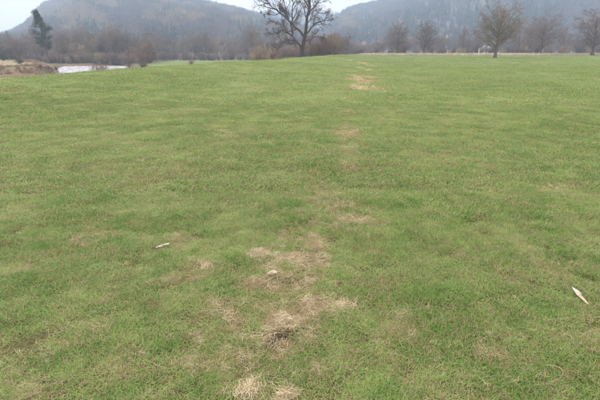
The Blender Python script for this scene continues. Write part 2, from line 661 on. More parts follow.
LEFT_PROF = [(-700, 30), (-300, 42), (-100, 44), (0, 40), (15, 36), (30, 29), (42, 19), (50, 9), (60, 5), (72, 3), (85, 0), (110, -7),
             (150, -9), (178, -4), (195, 1), (215, 8), (240, 13), (262, 18), (290, 26), (320, 36), (345, 47), (380, 55)]
MID_PROF = [(120, 40), (200, 18), (240, 14), (262, 14), (290, 11), (310, 11.5), (335, 14), (350, 15), (380, 15), (420, 20), (500, 40)]
RIGHT_PROF = [(285, 52), (310, 44), (325, 33), (335, 20), (342, 14.5), (352, 11), (366, 8), (376, 5), (384, 0), (400, -11), (430, -26),
              (480, -38), (540, -42), (620, -40), (800, -30), (1100, -5), (1500, 30)]
HILLS = [('hill', LEFT_PROF, 330, 1000, 101, (-700, 380), 1.0), ('hill', MID_PROF, 1300, 1900, 131, (120, 500), 0.6),
         ('hill', RIGHT_PROF, 420, 1250, 161, (285, 1500), 1.0)]
hill_f = []
for nm, prof, y0, yR, seed, (pa, pb), rgh in HILLS:
    f = hill_fn(prof, y0, yR, seed, rgh)
    hill_f.append(f)
    pxs = np.linspace(pa, pb, 150)
    ts = np.linspace(0, 1.25, 70)
    PXX, TT = np.meshgrid(pxs, ts)
    X, Y, Z = f(PXX, TT)
    cc = np.zeros(X.shape + (3,))
    cc[:] = (0.085, 0.078, 0.068)
    cc = mix3(cc, (0.11, 0.105, 0.075), sstep(0.45, 0.7, fbm(PXX / 40, TT * 6, seed + 9, 3)))
    if seed == 161:     # bleached slope and a small green pasture at the foot of the right-hand hill
        cc = mix3(cc, (0.30, 0.25, 0.17), np.exp(-((PXX - 362) / 26) ** 2 - ((TT - 0.09) / 0.06) ** 2))
        cc = mix3(cc, (0.17, 0.20, 0.125), np.exp(-((PXX - 443) / 9) ** 4 - ((TT - 0.10) / 0.035) ** 4))
    o = grid_mesh('hill', X, Y, Z, M_HILL, cc)
    tag(o, kind='structure')


# ------------------------------------------------------------------ tree builder
class Tubes:
    """collects tapering tubes, many at a time"""
    def __init__(self):
        self.V, self.Q, self.T, self.n = [], [], [], 0

    def batch(self, P, rad, n):
        """P (m, k, 3) polylines, rad (m, k) radii, n sides; each ends in a point"""
        P, rad = np.asarray(P, float), np.asarray(rad, float)
        m, k, _ = P.shape
        d = np.empty_like(P)
        d[:, 1:-1] = P[:, 2:] - P[:, :-2]
        d[:, 0] = P[:, 1] - P[:, 0]
        d[:, -1] = P[:, -1] - P[:, -2]
        d /= np.linalg.norm(d, axis=-1, keepdims=True) + 1e-9
        a = np.where(np.abs(d[..., :1]) < .8, np.array((1.0, 0, 0)), np.array((0, 1.0, 0)))
        u = np.cross(d, a)
        u /= np.linalg.norm(u, axis=-1, keepdims=True) + 1e-9
        w = np.cross(d, u)
        an = 2 * math.pi * np.arange(n) / n
        ring = P[:, :-1, None] + rad[:, :-1, None, None] * (np.cos(an)[:, None] * u[:, :-1, None] + np.sin(an)[:, None] * w[:, :-1, None])
        V = np.concatenate((ring.reshape(m, -1, 3), P[:, -1:]), 1)
        per = (k - 1) * n + 1
        off = self.n + per * np.arange(m)[:, None, None]
        j = np.arange(n)
        j2 = (j + 1) % n
        if k > 2:
            i = np.arange(k - 2)[:, None] * n
            q = np.stack((i + j, i + j2, i + n + j2, i + n + j), -1).reshape(1, -1, 4)
            self.Q.append((off + q).reshape(-1, 4))
        t = np.stack(((k - 2) * n + j, (k - 2) * n + j2, np.full(n, per - 1)), -1).reshape(1, -1, 3)
        self.T.append((off + t).reshape(-1, 3))
        self.V.append(V.reshape(-1, 3))
        self.n += m * per

    def tube(self, pts, rad, n):
        self.batch(np.asarray(pts, float)[None], np.asarray(rad, float)[None], n)

    @property
    def v(self):
        return np.concatenate(self.V)

    @property
    def f(self):
        return ([np.concatenate(self.Q)] if self.Q else []) + [np.concatenate(self.T)]


def unit(v):
    return v / (np.linalg.norm(v, axis=-1, keepdims=True) + 1e-9)


def rnd_dir(d, ang, R):
    """directions leaning about ang radians off d (m, 3)"""
    a = R.normal(0, 1, d.shape)
    a = unit(a - d * (a * d).sum(-1, keepdims=True))
    ang = np.asarray(ang)[..., None]
    return d * np.cos(ang) + a * np.sin(ang)


def polylines(p, d, L, R, k=4, wob=0.18, up=0.12):
    pts = [p]
    for _ in range(k):
        d = unit(d + R.uniform(-wob, wob, d.shape) + np.array((0, 0, up)))
        pts.append(pts[-1] + d * (np.asarray(L)[..., None] / k))
    return np.stack(pts, 1)


def polyline(p, d, L, R, k=4, wob=0.18, up=0.12):
    return polylines(np.asarray(p, float)[None], unit(np.asarray(d, float)[None]), np.array([L]), R, k, wob, up)[0]


def along(P, t):
    """P (m, k, 3), t (m, c) -> points and directions (m, c, 3)"""
    k = P.shape[1]
    s = np.clip(t, 0, 1) * (k - 1)
    i = np.minimum(s.astype(int), k - 2)
    f = (s - i)[..., None]
    r = np.arange(len(P))[:, None]
    a, b_ = P[r, i], P[r, i + 1]
    return a * (1 - f) + b_ * f, unit(b_ - a)


def sprout(T, P, r, L, S, R, minr):
    """side branches, level after level; S rows = (count, length ratio, angle, first t, upward pull)"""
    P, r, L = np.asarray(P, float), np.asarray(r, float), np.asarray(L, float)
    for lev, (cnt, ratio, ang, t0, up) in enumerate(S):
        m = len(P)
        t = t0 + (1 - t0) * (np.arange(cnt)[None] + R.uniform(.1, .9, (m, cnt))) / cnt
        p, d = along(P, t)
        nd = rnd_dir(d, ang * R.uniform(.6, 1.3, (m, cnt)), R).reshape(-1, 3)
        l2 = (L[:, None] * ratio * (1.15 - .6 * t) * R.uniform(.65, 1.3, (m, cnt))).ravel()
        r2 = np.maximum(np.minimum((r[:, None] * (1 - .75 * t) * .6).ravel(), l2 * .03), minr)
        last = lev == len(S) - 1
        k = 2 if last else (4 if lev == 0 else 3)
        P = polylines(p.reshape(-1, 3), nd, l2, R, k, .24, up)
        T.batch(P, r2[:, None] * (1 - .8 * np.arange(k + 1) / k), 4 if lev == 0 else 3)
        r, L = r2, l2


def bare_tree(h, trunk_r, seed, S, limbs=7, spread=0.75, first=0.22, minr=0.012, lean=0.0, stems=1):
    """returns (trunk Tubes, crown Tubes) with the base at the origin"""
    R = np.random.default_rng(seed)
    TR, CR = Tubes(), Tubes()
    one = 0 if stems == 1 else 1
    for s_ in range(stems):
        d0 = np.array((lean + R.uniform(-.06, .06) + one * R.uniform(-.45, .45), R.uniform(-.06, .06) + one * R.uniform(-.45, .45), 1.0))
        base = np.array((one * R.uniform(-.5, .5), one * R.uniform(-.5, .5), -0.25))
        tl = h * R.uniform(0.8, 0.92)
        tp = polyline(base, d0, tl, R, 7, 0.07, 0.05)
        TR.tube(tp, [trunk_r * (1.45 if j == 0 else 1) * (1 - j / 8.5) for j in range(8)], 8)
        t = first + (0.97 - first) * (np.arange(limbs) + R.uniform(0, .8, limbs)) / limbs
        p, d = along(tp[None], t[None])
        nd = rnd_dir(d[0], spread * R.uniform(.7, 1.25, limbs) * (1.15 - .5 * t), R)
        l2 = h * .52 * (1.1 - .68 * t) * R.uniform(.8, 1.15, limbs)
        r2 = trunk_r * (1 - t) * .62 + .02
        P = polylines(p[0], nd, l2, R, 5, .2, .10)
        CR.batch(P, r2[:, None] * (1 - .85 * np.arange(6) / 5), 5)
        sprout(CR, P, r2, l2, S, R, minr)
    return TR, CR


def dome_tree(h, trunk_r, seed, minr, rx=.44, low=.16, limbs=36):
    """broad leafless crown: limbs reach out to an uneven rounded shell"""
    R = np.random.default_rng(seed)
    TR, CR = Tubes(), Tubes()
    tp = polyline((0, 0, -.25), (R.uniform(-.05, .05), R.uniform(-.05, .05), 1), h * .86, R, 7, .07, .05)
    TR.tube(tp, [trunk_r * (1.45 if j == 0 else 1) * (1 - j / 8.2) for j in range(8)], 8)
    i = np.arange(limbs) + .5
    zc = 1 - 1.72 * i / limbs                      # from the top down to below the middle
    an = i * 2.39996 + R.uniform(-.4, .4, limbs)
    q = np.sqrt(np.clip(1 - zc * zc, 0, 1))
    k = R.uniform(.70, 1.08, limbs)
    c0 = low + (1 - low) * .5
    E = np.stack((np.cos(an) * q * rx * h * k, np.sin(an) * q * rx * h * k, h * (c0 + zc * (1 - c0) * k)), -1)
    t = np.clip((E[:, 2] / (h * .86)) * .62 - .06 + R.uniform(-.06, .06, limbs), .16, .96)
    p, _ = along(tp[None], t[None])
    p = p[0]
    L = np.linalg.norm(E - p, axis=-1)
    pts = []
    for s_ in range(6):
        f = s_ / 5
        b_ = p * (1 - f) + E * f
        b_ = b_ + np.array((0, 0, 1)) * (math.sin(f * math.pi) * .07 * L)[:, None] + R.normal(0, .035, b_.shape) * L[:, None] * math.sin(f * math.pi)
        pts.append(b_)
    P = np.stack(pts, 1)
    r2 = np.minimum(trunk_r * (1 - t) * .5 + .02, L * .03)
    CR.batch(P, r2[:, None] * (1 - .85 * np.arange(6) / 5), 5)
    sprout(CR, P, r2, L, [(8, .36, .85, .22, .05), (6, .6, .8, .1, .02), (6, .65, .75, .1, .0)], R, minr)
    return TR, CR


def tree_thing(name, loc, TR, CR, mt, mc, rotz=0.0):
    e = empty(name, loc)
    e.rotation_euler[2] = rotz
    mesh_obj('trunk', TR.v, TR.f, mt, e, True)
    mesh_obj('crown', CR.v, CR.f, mc, e)
    return e


def copy_thing(src, loc, rotz, scl, label, group=None):
    o = src.copy()
    COL.objects.link(o)
    o.location = [float(v) for v in loc]
    o.rotation_euler[2] = rotz
    o.scale = scl
    for ch in src.children:
        c_ = ch.copy()
        COL.objects.link(c_)
        c_.parent = o
    o['label'] = label
    if group:
        o['group'] = group
    return o


def gz(x, y):
    return float(H(np.array([x]), np.array([y]))[0])


def base_at(px, y):
    """point on the ground in the direction of pixel column px, y metres ahead"""
    x = (px - 300.0) / (FPX * CT + 145 * ST) * y
    return x, y, gz(x, y)


# ------------------------------------------------------------------ the big leafless tree on the bank edge
def hero_tree():
    D = 92.0
    R = random.Random(5)
    bx, by, bz = base_at(303, D)
    off = np.array((bx, by, bz))
    def P3(px, py, dy=0.0):
        return at_dist(px, py, D + dy) - off
    TR, CR = Tubes(), Tubes()
    root = P3(303.2, 58.5)
    root[2] = -0.3
    tp = [root, P3(302.6, 55), P3(302.2, 50), P3(303.5, 43, -.3), P3(305.5, 33, -.5), P3(306.5, 25, -.4), P3(307, 17, 0), P3(310, 7, .4), P3(309, -3, .8), P3(312, -16, .8), P3(311, -27, .6)]
    TR.tube(tp, [.66, .47, .41, .36, .31, .28, .26, .22, .17, .11, .05], 10)
    limbs = [
        ([(302.4, 51), (297, 43, .5), (291, 36, 1.2), (282, 30, 2.2), (271, 33, 3), (264, 34, 3.3)], .30),
        ([(291, 36, 1.2), (290, 27, 1.1), (290.5, 15, 1), (292, 3, .8), (290, -9, .6), (294, -22, .2)], .24),
        ([(304.5, 36, -.4), (297, 29, -1.4), (287, 21, -2.4), (277, 13, -3), (270, 9, -3.2), (263, 3, -3.4), (257, 2, -3.6)], .27),
        ([(287, 21, -2.4), (284, 10, -3), (280, -2, -3.4), (276, -14, -3.6)], .17),
        ([(305, 36, -.4), (312, 28, -2), (320, 22, -3), (328, 20, -3.8), (336, 21, -4.2)], .19),
        ([(307, 17, 0), (315, 7.5, 1.4), (319, 3, 2.2), (325, -4, 3), (330, -13, 3.4)], .2),
        ([(310, 7, .4), (303, -1, -1.2), (299, -11, -2), (300, -21, -2.4)], .16),
        ([(309, -3, .8), (317, -12, .2), (321, -23, -.2)], .13),
        ([(277, 13, -3), (270, 15, -1.8), (263, 13, -1), (258, 15, -.6)], .11),
        ([(282, 30, 2.2), (276, 24, 3.6), (270, 22, 4.2), (265, 23, 4.6)], .12),
        ([(306.5, 25, -.4), (314, 16, 2.6), (322, 13, 4), (330, 13, 4.6)], .15),
        ([(303.5, 43, -.3), (311, 39, 2), (319, 36, 3.4), (327, 37, 4)], .15),
        ([(297, 43, .5), (290, 44, -1.4), (281, 42, -2.6), (273, 44, -3.2)], .14),
    ]
    S = [(9, .32, .75, .12, .10), (8, .5, .7, .15, .06), (7, .55, .65, .2, .0), (5, .6, .6, .2, -.02)]
    RN = np.random.default_rng(8)
    for pl, r in limbs:
        pts = [P3(303 + (p[0] - 303) * .88, *p[1:]) for p in pl]
        # bend between the given points so that limbs do not look drawn with a ruler
        fine = [pts[0]]
        for a, b_ in zip(pts[:-1], pts[1:]):
            for j in (1, 2, 3):
                q = a + (b_ - a) * j / 3
                if j < 3:
                    q = q + np.array([R.uniform(-.13, .13) for _ in range(3)])
                fine.append(q)
        k = len(fine) - 1
        CR.tube(fine, [.82 * r * (1 - 0.85 * j / k) for j in range(k + 1)], 6)
        L = sum(np.linalg.norm(b_ - a) for a, b_ in zip(pts[:-1], pts[1:]))
        sprout(CR, [fine], [r], [L], [(int(5 + L * .9),) + S[0][1:]] + S[1:], RN, .0105)
    sprout(CR, [tp[5:]], [.25], [8], [(10, .35, .8, .1, .1)] + S[1:], RN, .0105)
    sprout(CR, [tp[2:6]], [.1], [5], [(8, .3, .9, .1, .1)] + S[2:], RN, .0105)
    e = tree_thing('bare_tree', off, TR, CR, M_BARK_DARK, M_TWIG_DARK)
    tag(e, 'big dark leafless tree with forked spreading limbs cut by the top of the picture', 'tree')


hero_tree()

# ------------------------------------------------------------------ tree prototypes
S_FULL = [(9, .50, .8, .15, .06), (9, .5, .75, .12, .03), (12, .5, .7, .10, .0)]
S_SMALL = [(7, .5, .75, .12, .08), (6, .6, .75, .1, .04), (6, .7, .7, .1, .0)]
S_SCRUB = [(6, .55, .65, .1, .12), (5, .6, .65, .1, .08), (5, .65, .6, .1, .04)]


def proto(kind, seed, trunk_m, twig_m):
    if kind == 'dome':          # broad rounded crown
        T, C = dome_tree(12.3, .30, seed, .0145)
    elif kind == 'upright':     # alder: straight stem, narrow crown
        T, C = bare_tree(12, .20, seed, S_SMALL, limbs=20, spread=.85, first=.10, minr=.0145)
    elif kind == 'scrub':       # many-stemmed willow
        T, C = bare_tree(7, .08, seed, S_SCRUB, limbs=7, spread=.65, first=.05, minr=.0135, stems=6)
    else:                       # low twiggy shrub
        T, C = bare_tree(3, .04, seed, [(7, .5, .6, .1, .1), (7, .55, .6, .15, .05)], limbs=7, spread=.65, first=.05, minr=.009, stems=9)
    return T, C


PROTO = {}


def plant(kind, var, px, y, h, label, group=None, twig=None, wide=1.0, name='bare_tree', cat='tree', sink=0.0):
    hh = {'dome': 12.3, 'upright': 12, 'scrub': 7.6, 'shrub': 3.4}[kind]
    twig = twig or M_TWIG_GREY
    key = (kind, var, twig.name)
    x, yy, z = base_at(px, y)
    s = h / hh
    rz = RNG.uniform(0, 6.28)
    if key not in PROTO:
        T, C = proto(kind, 1000 + var * 37 + len(kind), M_BARK, twig)
        e = tree_thing(name, (x, yy, z - sink), T, C, M_BARK, twig, rz)
        e.scale = (s * wide, s * wide, s)
        tag(e, label, cat, group)
        PROTO[key] = e
        return e
    o = copy_thing(PROTO[key], (x, yy, z - sink), rz, (s * wide, s * wide, s), label, group)
    o.name = name
    o['category'] = cat
    if not group and 'group' in o:
        del o['group']
    return o


# right-hand side of the field, one by one
plant('dome', 1, 495, 100, 11.5, 'broad rounded leafless tree standing alone in front of the field edge, by the white post', twig=M_TWIG_TAN, wide=1.12)
plant('dome', 2, 397, 160, 11.0, 'left one of two leafless trees standing side by side at the far field edge', wide=.9)
plant('dome', 3, 424, 161, 11.2, 'right one of two leafless trees standing side by side at the far field edge', wide=1.0)
plant('dome', 4, 540, 158, 13.0, 'domed leafless tree with a dark trunk, second tree from the right edge', twig=M_TWIG_RED, wide=1.15)
plant('dome', 5, 592, 152, 14.5, 'widest brown leafless tree, at the right edge of the picture', twig=M_TWIG_RED, wide=1.35)
plant('upright', 1, 518, 172, 12.0, 'slender leafless tree between the lone rounded tree and the dark trunked tree', wide=1.1)
plant('upright', 2, 563, 178, 9.0, 'small leafless tree in the gap beside the widest brown tree', wide=1.1)
plant('upright', 3, 462, 180, 9.5, 'thin grey leafless tree just left of the white post', wide=1.0)

G_R = ' leafless trees massed behind the right field edge'
for i in range(64):
    px = 332 + 292 * (i + RNG.uniform(0, 1)) / 64
    y = RNG.uniform(185, 330)
    plant(['upright', 'dome', 'scrub'][i % 3], 1 + i % 3, px, y, RNG.uniform(6, 11), ['grey upright', 'grey broad', 'reddish many-stemmed'][i % 3] + ' leafless tree in the wood behind the far edge of the right field',
          ['upright', 'broad', 'many-stemmed'][i % 3] + G_R, [M_TWIG_GREY, M_TWIG_GREY, M_TWIG_RED][i % 3], wide=RNG.uniform(.9, 1.4))
G_H = 'scrubby bushes along the far field edge'
for i in range(40):
    px = 332 + 290 * (i + RNG.uniform(0, 1)) / 40
    y = RNG.uniform(166, 182)
    plant('shrub', 1 + i % 3, px, y, RNG.uniform(2.0, 4.2), 'low brown leafless bush in the scrub line along the far edge of the right field',
          G_H, [M_TWIG_GREY, M_TWIG_RED, M_TWIG_TAN][i % 3], wide=RNG.uniform(1.0, 1.7), name='bare_bush', cat='bush')

# left-hand side, by the river
plant('dome', 3, 252, 175, 13.5, 'round dark leafless tree rising above the tan scrub left of the big tree', wide=.75)
plant('dome', 1, 115, 168, 14.0, 'tall pale leafless tree above the reddish bush by the river', twig=M_TWIG_GREY, wide=.8)
plant('dome', 2, 64, 165, 12.0, 'rounded grey leafless tree just right of the tall dark conifer', wide=.85)
plant('scrub', 3, 143, 122, 6.4, 'low wide reddish brown leafless tree spreading over the river gravel', twig=M_TWIG_RED, wide=1.4)
plant('scrub', 2, 127, 128, 5.4, 'orange brown twiggy bush at the right end of the river', twig=M_TWIG_RED, wide=1.0, name='bare_bush', cat='bush')
plant('shrub', 1, 99, 88, 3.3, 'thin leafless shrub standing in front of the bright river water', twig=M_TWIG_RED, wide=1.5, name='bare_bush', cat='bush')
plant('shrub', 2, 190, 135, 1.9, 'small twiggy shrub alone on the strip of green meadow', twig=M_TWIG_TAN, wide=1.9, name='bare_bush', cat='bush')
plant('shrub', 3, 143, 108, 2.0, 'low grey tangle of twigs on the gravel right of the river', wide=2.0, name='bare_bush', cat='bush')
plant('scrub', 1, 18, 150, 7.0, 'pinkish leafless tree above the bleached far bank at the left edge', twig=M_TWIG_RED, wide=1.1)

k = 0
for (pa, pb, n_, ya, yb, ha, hb, where) in ((-40, 160, 46, 158, 215, 8, 13, 'behind the river'), (150, 262, 32, 212, 262, 9, 14, 'behind the strip of green meadow'),
                                            (258, 345, 18, 150, 240, 6, 10, 'behind the big dark tree')):
    for i in range(n_):
        px = pa + (pb - pa) * (i + RNG.uniform(0, 1)) / n_
        y = RNG.uniform(ya, yb)
        kd = ['upright', 'scrub', 'upright', 'dome', 'scrub'][k % 5]
        tw = [M_TWIG_GREY, M_TWIG_TAN, M_TWIG_GREY, M_TWIG_GREY, M_TWIG_TAN][k % 5]
        look = {'upright': 'grey upright leafless tree', 'scrub': 'tan many-stemmed leafless tree', 'dome': 'grey broad leafless tree'}[kd]
        plant(kd, 1 + k % 3, px, y, RNG.uniform(ha, hb) * (0.75 if kd == 'scrub' else 1), look + ' in the wood ' + where,
              look.split(' leafless')[0] + ' trees ' + where, tw, wide=RNG.uniform(.85, 1.3))
        k += 1
G_S = 'twiggy bushes at the feet of the river wood'
for i in range(76):
    px = -20 + 290 * (i + RNG.uniform(0, 1)) / 76
    y = RNG.uniform(152, 160) if px < 150 else RNG.uniform(200, 214)
    plant('shrub', 1 + i % 3, px, y, RNG.uniform(2.6, 4.6), 'brown leafless bush at the foot of the wood beyond river and meadow',
          G_S, [M_TWIG_GREY, M_TWIG_TAN, M_TWIG_RED][i % 3], wide=RNG.uniform(1, 1.6), name='bare_bush', cat='bush')
G_B = 'thicket round the foot of the big tree'
for i in range(36):
    px = 258 + 80 * (i + RNG.uniform(0, 1)) / 36
    plant('scrub', 1 + i % 3, px, RNG.uniform(102, 124), RNG.uniform(4.4, 6.6), 'brown twiggy bush in the thicket behind the foot of the big tree',
          G_B, [M_TWIG_TAN, M_TWIG_RED, M_TWIG_GREY][i % 3], wide=RNG.uniform(.9, 1.2), name='bare_bush', cat='bush')


# ------------------------------------------------------------------ evergreens
def needle_clump(V, Fc, c, r, n, R, flat=0.55):
    a = unit(R.normal(0, 1, (n, 3)) * (1, 1, flat)) * r * R.uniform(.35, 1, (n, 1)) ** .6
    p = c + a
    d = unit(R.uniform(-1, 1, (n, 3)) * (1, 1, .55) + (0, 0, .15))
    u = unit(np.cross(d, R.uniform(-1, 1, (n, 3))))
    l, w = r * R.uniform(.18, .4, (n, 1)), r * R.uniform(.05, .11, (n, 1))
    i0 = sum(len(q) for q in V)
    V.append(np.stack((p - u * w, p + u * w, p + d * l + u * w * .4, p + d * l - u * w * .4), 1).reshape(-1, 3))
    Fc.append(i0 + np.arange(4 * n).reshape(n, 4))


def conifer(loc, h, lean, label, seed, width=2.7, first=.3, name='conifer_tree', leafn=70):
    R = np.random.default_rng(seed)
    e = empty(name, loc)
    TR, BR = Tubes(), Tubes()
    tp = [np.array((lean * (t ** 2) * h + 0.12 * math.sin(t * 7), 0.1 * math.sin(t * 5), t * h - (0.3 if t == 0 else 0))) for t in np.linspace(0, 1, 9)]
    TR.tube(tp, [.34 * (1 - .93 * t) * (1.3 if t == 0 else 1) for t in np.linspace(0, 1, 9)], 8)
    V, Fc = [], []
    n = 44
    for i in range(n):
        t = first + (.98 - first) * i / (n - 1)
        p = along(np.array(tp)[None], np.array([[t]]))[0][0, 0]
        prof = math.sin(min(1, (t - first) / (1 - first) * 1.0 + .18) * math.pi) ** .7
        L = width * max(.3, prof) * R.uniform(.55, 1.15)
        a = R.uniform(0, 6.28)
        q = polyline(p, np.array((math.cos(a), math.sin(a), .15)), L, R, 3, .15, .05)
        BR.tube(q, [.06, .045, .03, .01], 4)
        for tt in (.45, .75, 1.0):
            c = along(q[None], np.array([[tt]]))[0][0, 0]
            needle_clump(V, Fc, c, R.uniform(.6, 1.0), leafn, R)
    p = tp[-1]
    needle_clump(V, Fc, p, .7, leafn, R, 1.0)
    mesh_obj('trunk', TR.v, TR.f, M_BARK, e, True)
    cr = mesh_obj('crown', np.concatenate(V), Fc, M_NEEDLE, e)
    mesh_obj('branch', BR.v, BR.f, M_BARK, cr)
    tag(e, label, 'tree')
    return e


conifer(base_at(47, 150), 15.6, -.07, 'tall dark conifer with a ragged narrow top, rising above the river trees', 3)


def evergreen_bush(px, y, h, w, label, seed, name='evergreen_bush'):
    R = np.random.default_rng(seed)
    e = empty(name, base_at(px, y))
    T = Tubes()
    V, Fc = [], []
    for i in range(7):
        a = R.uniform(0, 6.28)
        q = polyline(np.array((0, 0, -.15)), np.array((math.cos(a) * .5, math.sin(a) * .5, 1)), h * .8, R, 3, .2, .05)
        T.tube(q, [.09, .07, .05, .02], 5)
    for i in range(int(26)):
        a, rr = R.uniform(0, 6.28), w * .5 * math.sqrt(R.uniform())
        zz = h * (.2 + .75 * R.uniform() * (1 - .5 * (rr / (w * .5)) ** 2))
        needle_clump(V, Fc, np.array((math.cos(a) * rr, math.sin(a) * rr, zz)), R.uniform(.14, .24) * h, 60, R, .9)
    mesh_obj('stem', T.v, T.f, M_BARK, e)
    mesh_obj('foliage', np.concatenate(V), Fc, M_NEEDLE, e)
    tag(e, label, 'bush')


evergreen_bush(3, 138, 4.4, 5.5, 'dark evergreen bush behind the far bank at the left edge', 1)
evergreen_bush(18.5, 112, 1.5, 1.3, 'small dark bush alone on the bleached far bank', 2)
evergreen_bush(147, 160, 6.6, 4.6, 'dark ivy green bush behind the reddish leaning tree', 4)
evergreen_bush(48, 99, 1.7, 3.0, 'dark bush on the end of the far bank beside the water', 6)

# ------------------------------------------------------------------ far woods (read as one mass)
def far_tree_variant(kind, seed, mat):
    R = random.Random(seed)
    V, Fc = [], []
    if kind == 'bare':
        for i in range(150):
            a = np.array((R.gauss(0, 1), R.gauss(0, 1), R.gauss(0, 1)))
            a = a / np.linalg.norm(a) * R.uniform(.3, 1) ** .5
            p = np.array((a[0] * .42, a[1] * .42, .6 + a[2] * .38))
            d = np.array((a[0] * .7, a[1] * .7, .8)) + np.array([R.uniform(-.3, .3) for _ in range(3)])
            d /= np.linalg.norm(d)
            u = np.cross(d, np.array((R.uniform(-1, 1), R.uniform(-1, 1), .1)))
            u /= np.linalg.norm(u) + 1e-6
            l, w = R.uniform(.12, .28), R.uniform(.008, .018)
            i0 = len(V)
            V += [p - u * w, p + u * w, p + d * l]
            Fc.append((i0, i0 + 1, i0 + 2))
        for i in range(5):
            an = R.uniform(0, 6.28)
            q = np.array((math.cos(an) * .25, math.sin(an) * .25, .75))
            u = np.array((-math.sin(an), math.cos(an), 0)) * .022
            i0 = len(V)
            V += [-u, u, q]
            Fc.append((i0, i0 + 1, i0 + 2))
    else:
        for i in range(150):
            t = R.uniform(.08, 1)
            rr = .24 * (1.02 - t) * R.uniform(.5, 1.1)
            an = R.uniform(0, 6.28)
            p = np.array((math.cos(an) * rr, math.sin(an) * rr, t))
            d = np.array((math.cos(an), math.sin(an), -.35))
            u = np.array((-math.sin(an), math.cos(an), 0)) * .05 * (1.15 - t)
            i0 = len(V)
            V += [p - d * .05 - u, p - d * .05 + u, p + d * .09]
            Fc.append((i0, i0 + 1, i0 + 2))
    return mesh_obj('v', V, Fc, mat, link=False)


M_FAR_GREY = plain_mat('far_twigs_grey', (0.062, 0.062, 0.062), (0.11, 0.108, 0.104), 0.5, objrand=True)
M_FAR_PLUM = plain_mat('far_twigs_plum', (0.09, 0.078, 0.072), (0.14, 0.122, 0.112), 0.5, objrand=True)
M_FAR_TAN = plain_mat('far_twigs_tan', (0.18, 0.155, 0.10), (0.25, 0.215, 0.15), 0.5, objrand=True)
FAR_VARS = [far_tree_variant('bare', 1, M_FAR_GREY), far_tree_variant('bare', 2, M_FAR_GREY), far_tree_variant('bare', 3, M_FAR_PLUM),
                    far_tree_variant('bare', 4, M_FAR_TAN), far_tree_variant('con', 5, M_NEEDLE), far_tree_variant('con', 6, M_NEEDLE)]


def wood_on_hill(idx, n, pa, pb, t0, t1, hmin, hmax, conif, name, label):
    f = hill_f[idx]
    px = RNG.uniform(pa, pb, n)
    t = t0 + (t1 - t0) * RNG.uniform(0, 1, n) ** 0.9
    X, Y, Z = f(px, t)
    cn = fbm(px / 30, t * 5, 301 + idx, 3)
    tn = fbm(px / 22, t * 7, 311 + idx, 3)
    var = np.where(cn > conif, RNG.integers(4, 6, n), np.where(tn > .56, 3, np.where(tn < .42, 2, RNG.integers(0, 2, n))))
    keep = np.ones(n, bool)
    if idx == 2:
        keep &= ~((np.abs(px - 362) < 24) & (np.abs(t - .09) < .05) & (RNG.uniform(0, 1, n) < .85))
        keep &= ~((np.abs(px - 443) < 8) & (np.abs(t - .10) < .03))
        keep &= ~((np.abs(px - 443) < 8) & (np.abs(t - .05) < .03))
    hgt = RNG.uniform(hmin, hmax, n)
    wd = hgt * np.where(var >= 4, 1.1, RNG.uniform(.9, 1.3, n))
    m = keep
    o = scatter(name, np.stack((X, Y, Z - .3), -1)[m], np.stack((0 * X, 0 * X, RNG.uniform(0, 6.28, n)), -1)[m],
                np.stack((wd, wd, hgt), -1)[m], var[m], FAR_VARS)
    tag(o, label, 'wood', kind='stuff')


wood_on_hill(0, 7500, -250, 345, .02, 1.04, 8, 14, .57, 'hillside_wood', 'hazy leafless woodland covering the hill on the left')
wood_on_hill(1, 2600, 150, 480, .2, 1.03, 9, 15, .58, 'hillside_wood', 'faint blue wooded ridge between the two nearer hills')
wood_on_hill(2, 9500, 300, 760, .02, 1.04, 8, 14, .49, 'hillside_wood', 'hazy mixed woodland with dark conifers covering the hill on the right')

# lone tree on the skyline of the left hill
X, Y, Z = hill_f[0](np.array([219.0]), np.array([.99]))
conifer((X[0], Y[0], Z[0] - .5), 20, 0.0, 'tiny lone tree standing up from the left hill skyline', 9, width=1.6, first=.3, leafn=14)

# ------------------------------------------------------------------ white post and cottage beyond the field
M_WHITE = plain_mat('white_paint', (0.70, 0.70, 0.68), (0.80, 0.80, 0.78), 3, 0.6)
M_LIME = plain_mat('weathered_limewash', (0.40, 0.40, 0.39), (0.55, 0.55, 0.53), 1.5, 0.8)
M_SLATE = plain_mat('slate_roof', (0.12, 0.125, 0.14), (0.2, 0.205, 0.22), 5, 0.7)
M_PANE = plain_mat('window_glass', (0.03, 0.035, 0.04), (0.06, 0.065, 0.07), 2, 0.15, 0.5)


def box(name, c, s, mat, parent=None, taper=1.0):
    x, y, z = c
    a, b_, h = s[0] / 2, s[1] / 2, s[2]
    v = [(x - a, y - b_, z), (x + a, y - b_, z), (x + a, y + b_, z), (x - a, y + b_, z)]
    v += [(x + (p[0] - x) * taper, y + (p[1] - y) * taper, z + h) for p in v]
    f = [(3, 2, 1, 0), (4, 5, 6, 7), (0, 1, 5, 4), (1, 2, 6, 5), (2, 3, 7, 6), (3, 0, 4, 7)]
    return mesh_obj(name, v, f, mat, parent)


x, y, z = base_at(478.5, 148)
pe = empty('white_post', (x, y, z))
box('shaft', (0, 0, -.2), (.13, .13, 2.1), M_WHITE, pe, .9)
box('cap', (0, 0, 1.902), (.17, .17, .08), M_WHITE, pe, .6)
tag(pe, 'slim white post at the far edge of the field, left of the lone rounded tree', 'post')

